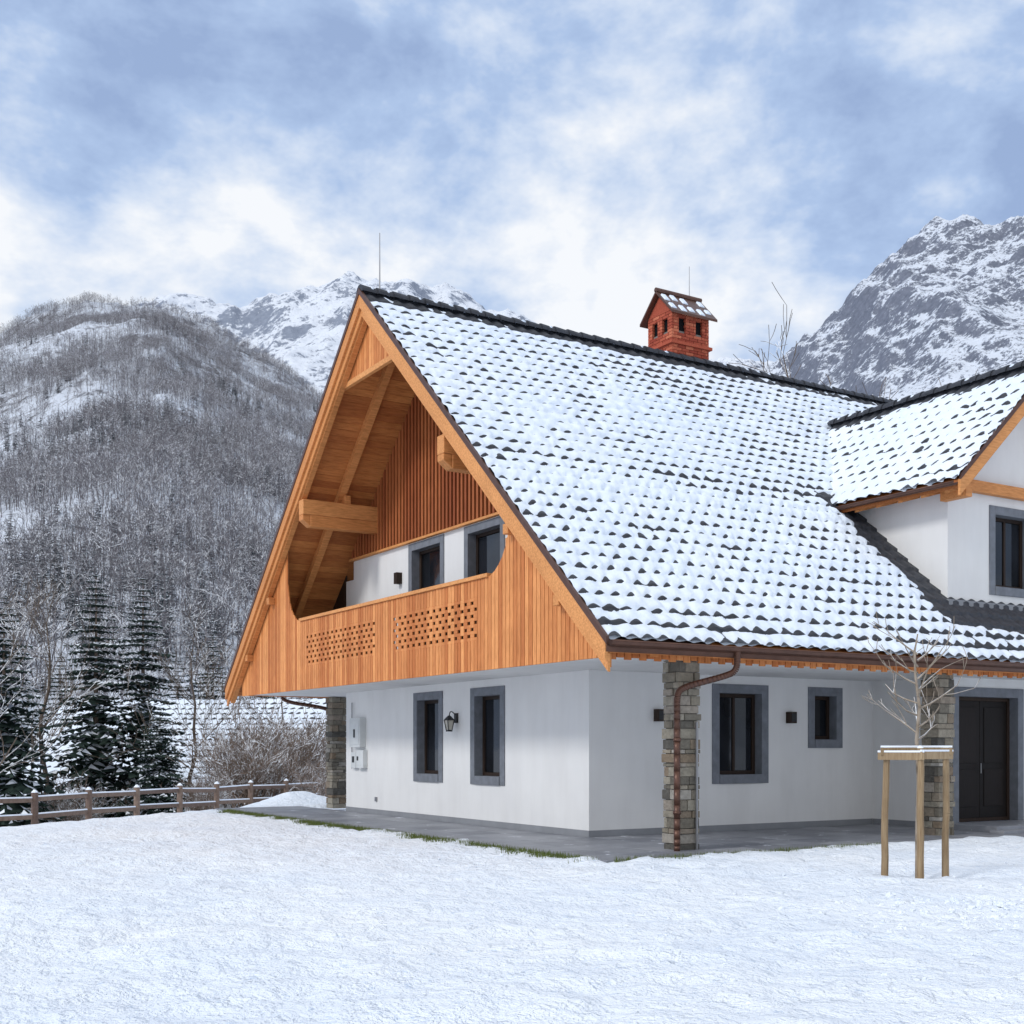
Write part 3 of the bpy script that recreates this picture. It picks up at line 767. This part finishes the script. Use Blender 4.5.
# ================================================================= neighbour building
nb_=empty('neighbour_house')
X0,Y0=-28.0,66; Xa,Yb=-11.0,63
a0,b0=c2w(X0,Y0); a1,b1=c2w(Xa,Yb); ex=np.array([a1-a0,b1-b0,0]); Ln=np.linalg.norm(ex); ex/=Ln
nrm=np.array([-ex[1],ex[0],0])
zb0=-1.0; S_=9.0; an=math.radians(37); es=nrm*math.cos(an)+np.array([0,0,math.sin(an)]); nn=-nrm*math.sin(an)+np.array([0,0,math.cos(an)])
tiled('neighbour_roof',(a0,b0,zb0),tuple(ex),tuple(es),tuple(nn),Ln,S_,lambda A,B,X,S:(-.004+.02*fbm(X*.4,S*.5,3,77),1.5+0*S,1.0+0*S),tw=.45,tp=.5,nu=6,ns=6,parent=nb_,seed=7)
q=MB(); O=np.array([a0,b0,0.0]); R_=lambda u,v,z: tuple(O+ex*u+nrm*v+np.array([0,0,z]))
dz=S_*math.sin(an); dv=S_*math.cos(an)
q.hexa([R_(.5,.6,-4),R_(Ln-.5,.6,-4),R_(Ln-.5,2*dv-.6,-4),R_(.5,2*dv-.6,-4),R_(.5,.6,zb0+.2),R_(Ln-.5,.6,zb0+.2),R_(Ln-.5,2*dv-.6,zb0+.2),R_(.5,2*dv-.6,zb0+.2)],0)
q.poly([R_(.5,.6,zb0+.2),R_(.5,dv,zb0+dz-.1),R_(.5,2*dv-.6,zb0+.2)],0); q.poly([R_(Ln-.5,.6,zb0+.2),R_(Ln-.5,2*dv-.6,zb0+.2),R_(Ln-.5,dv,zb0+dz-.1)],0)
q.poly([R_(0,dv,zb0+dz+.05),R_(Ln,dv,zb0+dz+.05),R_(Ln,2*dv,zb0),R_(0,2*dv,zb0)],1)
for u in (2,5,8,11): q.hexa([R_(u,.57,-2.6),R_(u+1,.57,-2.6),R_(u+1,.61,-2.6),R_(u,.61,-2.6),R_(u,.57,-1.4),R_(u+1,.57,-1.4),R_(u+1,.61,-1.4),R_(u,.61,-1.4)],2)
q.build('neighbour_walls',[M_plaster,M_rsnow,M_glass],nb_)
# ================================================================= fence
fm=MB()
line=[(-18.8,30.5),(-14.5,37.0),(-12.0,44.0),(-10.3,48.0),(-7.4,55)]; posts=[]
for i in range(len(line)-1):
    L=math.dist(line[i],line[i+1]); k=max(1,round(L/2.6))
    for j in range(k): posts.append((line[i][0]+(line[i+1][0]-line[i][0])*j/k,line[i][1]+(line[i+1][1]-line[i][1])*j/k))
random.seed(3); W=[]
for (X_,Y_) in posts:
    a,b=c2w(X_,Y_); z=float(gz(np.array(X_),np.array(Y_))); W.append((a,b,z))
    fm.tube((a,b,z-.3),(a,b,z+1.10),.11,.105,8,0); fm.tube((a,b,z+1.10),(a,b,z+1.19),.11,.03,8,1)
for i in range(len(W)-1):
    for hz in (.38,.88):
        p0=Vector(W[i])+Vector((0,0,hz+random.uniform(-.04,.04)));p1=Vector(W[i+1])+Vector((0,0,hz+random.uniform(-.04,.04)))
        dv_=(p1-p0).normalized(); sd=Vector((-dv_.y,dv_.x,0))*.035; up=Vector((0,0,.065))
        fm.hexa([p0-sd-up,p1-sd-up,p1+sd-up,p0+sd-up,p0-sd+up,p1-sd+up,p1+sd+up,p0+sd+up],0)
        u2=up+Vector((0,0,.003)); u3=up+Vector((0,0,.045))
        fm.hexa([p0-sd*1.1+u2,p1-sd*1.1+u2,p1+sd*1.1+u2,p0+sd*1.1+u2,p0-sd*.5+u3,p1-sd*.5+u3,p1+sd*.5+u3,p0+sd*.5+u3],1)
fm.build('wooden_fence',[M_fence,M_snow])
# ================================================================= young tree + stakes
random.seed(14)
ta,tb=c2w(4.98,14.95)
yt=MB(); hh=[0,.6,1.2,1.7,2.1,2.5,2.8,3.0]
pts=[Vector((ta,tb,-.05))]
for i in range(1,8): pts.append(Vector((ta+random.gauss(0,.02),tb+random.gauss(0,.02),hh[i])))
for i in range(7): yt.tube(pts[i],pts[i+1],.034*(1-.11*i),.034*(1-.11*(i+1)),8,0,cap=False)
for i in range(15):
    z=1.7+i*.075; t=i*2.4+random.uniform(-.3,.3)
    branch(yt,(ta,tb,z),(math.cos(t),math.sin(t),random.uniform(.15,.9)),random.uniform(.35,.60)*(1.1-.35*i/15),.013,2,.5,.3,5,(1,3),.004)
yt.build('young_tree',[M_bark2])
sk=MB(); st=[]
for (X_,Y_) in ((4.57,14.95),(4.93,14.70),(5.32,14.95)):
    a,b=c2w(X_,Y_); st.append(Vector((a,b,0)))
    lean=Vector((random.uniform(-.03,.03),random.uniform(-.03,.03),0)); prev=Vector((a,b,-.1))
    for k in range(6):
        q_=Vector((a,b,0))+lean*((k+1)/6)+Vector((random.gauss(0,.004),random.gauss(0,.004),1.60*(k+1)/6)); sk.tube(prev,q_,.045-.001*k,.044-.001*k,10,0,r=.4); prev=q_
    sk.tube(prev,prev+Vector((0,0,.03)),.04,.015,10,1)
def plank(p,q_,z,h=.045,t=.012):
    dv_=(q_-p).normalized(); p=p-dv_*.06; q_=q_+dv_*.06; sd=Vector((-dv_.y,dv_.x,0)); o=sd*-.056
    for (zz0,zz1,m,tt_) in ((z-h,z+h,0,t),(z+h+.002,z+h+.025,1,t*1.2)):
        sk.hexa([p+o-sd*tt_+Vector((0,0,zz0)),q_+o-sd*tt_+Vector((0,0,zz0)),q_+o+sd*tt_+Vector((0,0,zz0)),p+o+sd*tt_+Vector((0,0,zz0)),p+o-sd*tt_+Vector((0,0,zz1)),q_+o-sd*tt_+Vector((0,0,zz1)),q_+o+sd*tt_+Vector((0,0,zz1)),p+o+sd*tt_+Vector((0,0,zz1))],m)
plank(st[0],st[2],1.56); plank(st[0],st[1],1.50); plank(st[1],st[2],1.51)
sk.build('tree_support_stakes',[M_stake,M_snow])
# ================================================================= WORLD
wd=bpy.data.worlds.new('World'); scene.world=wd; wd.use_nodes=True
nt=wd.node_tree; nd=nt.nodes; lk=nt.links; bg=nd['Background']
def WN(t,**k):
    x=nd.new(t)
    for a_,b_ in k.items(): setattr(x,a_,b_)
    return x
fw=np.array([UY,UX]); rt_=np.array([UX,-UY])
sunh=-(rt_*.80+fw*.60); sunh/=np.linalg.norm(sunh); el=math.radians(36)
sky=WN('ShaderNodeTexSky',sky_type='NISHITA',sun_disc=False); sky.sun_elevation=el; sky.sun_rotation=math.atan2(sunh[0],sunh[1])
tc=WN('ShaderNodeTexCoord')
def wm(op,a,b=0.0,clamp=False):
    x=WN('ShaderNodeMath',operation=op,use_clamp=clamp)
    for v,i in ((a,0),(b,1)):
        if isinstance(v,(int,float)): x.inputs[i].default_value=v
        else: lk.new(v,x.inputs[i])
    return x.outputs[0]
mp=WN('ShaderNodeMapping'); lk.new(tc.outputs['Generated'],mp.inputs[0]); mp.inputs['Scale'].default_value=(1,1,1.6)
def wnoise(sc,det,rough,dist=0):
    x=WN('ShaderNodeTexNoise'); lk.new(mp.outputs[0],x.inputs['Vector']); x.inputs['Scale'].default_value=sc; x.inputs['Detail'].default_value=det; x.inputs['Roughness'].default_value=rough; x.inputs['Distortion'].default_value=dist; return x.outputs['Fac']
n1=wnoise(5.5,6,.56,.3); n2=wnoise(17,4,.6,0)
f=wm('ADD',wm('MULTIPLY',wm('SUBTRACT',n1,.5),2.3),wm('MULTIPLY',wm('SUBTRACT',n2,.5),1.15)); f=wm('ADD',f,.35)
nrmv=WN('ShaderNodeVectorMath',operation='NORMALIZE'); lk.new(tc.outputs['Generated'],nrmv.inputs[0])
def blob(v,wt,sh):
    global f
    dp=WN('ShaderNodeVectorMath',operation='DOT_PRODUCT'); lk.new(nrmv.outputs[0],dp.inputs[0]); dp.inputs[1].default_value=tuple(float(q) for q in v)
    pw=wm('POWER',wm('MAXIMUM',dp.outputs['Value'],.001),sh); f=wm('ADD',f,wm('MULTIPLY',pw,wt))
def wdir(px,py):
    k=px2k(px); z=(HY-py)/F; v=np.array([UX*k+UY,-UY*k+UX,z]); return v/np.linalg.norm(v)
for (px,py,wt,sh) in ((250,195,.56,300),(30,285,.60,300),(500,200,.46,240),(650,310,.60,180),(100,120,-.24,140),(80,215,-.36,600),(850,70,-.12,60),(400,40,-.18,120),(350,190,.28,400),(150,290,.30,500),(600,120,-.12,300),(880,230,.25,200)):
    blob(wdir(px,py),wt,sh)
blob((0,0,1),1.0,4.0); blob((-.5,-.8,.35),.9,2.0)  # unseen bright sky overhead and behind camera, added to raise ambient light
cr=WN('ShaderNodeValToRGB'); e=cr.color_ramp.elements
st_=[(0,(3.3,4.45,6.9)),(.35,(4.45,5.8,8.3)),(.62,(6.5,7.5,9.2)),(1,(9.6,9.8,10.1))]
while len(e)<4: e.new(.5)
for i,(p_,c_) in enumerate(st_): e[i].position=p_; e[i].color=(*[q/10 for q in c_],1)
lk.new(f,cr.inputs[0])
sc10=WN('ShaderNodeVectorMath',operation='SCALE'); lk.new(cr.outputs[0],sc10.inputs[0]); sc10.inputs['Scale'].default_value=10.0
mx=WN('ShaderNodeMix',data_type='RGBA'); mx.inputs[0].default_value=.9; lk.new(sky.outputs[0],mx.inputs[6]); lk.new(sc10.outputs[0],mx.inputs[7])
lk.new(mx.outputs[2],bg.inputs[0]); bg.inputs[1].default_value=.105
try: wd.cycles.sampling_method='MANUAL'; wd.cycles.sample_map_resolution=256
except Exception: pass
sd_=bpy.data.lights.new('sun','SUN'); sd_.energy=1.45; sd_.angle=math.radians(11); sd_.color=(1,.98,.95)
so=bpy.data.objects.new('sun',sd_); scene.collection.objects.link(so)
sv=Vector((sunh[0]*math.cos(el),sunh[1]*math.cos(el),math.sin(el))); so.rotation_euler=sv.to_track_quat('Z','Y').to_euler()
# ================================================================= CAMERA
cd=bpy.data.cameras.new('camera'); co=bpy.data.objects.new('camera',cd); scene.collection.objects.link(co)
cd.sensor_width=36; cd.lens=F/1024*36; cd.shift_y=(HY-512)/1024; cd.clip_end=20000; cd.clip_start=.1
ca,cb=c2w(0,0); co.location=(ca,cb,HC); co.rotation_euler=(math.pi/2,0,-math.atan2(UY,UX)); scene.camera=co
scene.view_settings.view_transform='Standard'; scene.view_settings.look='None'; scene.view_settings.exposure=0
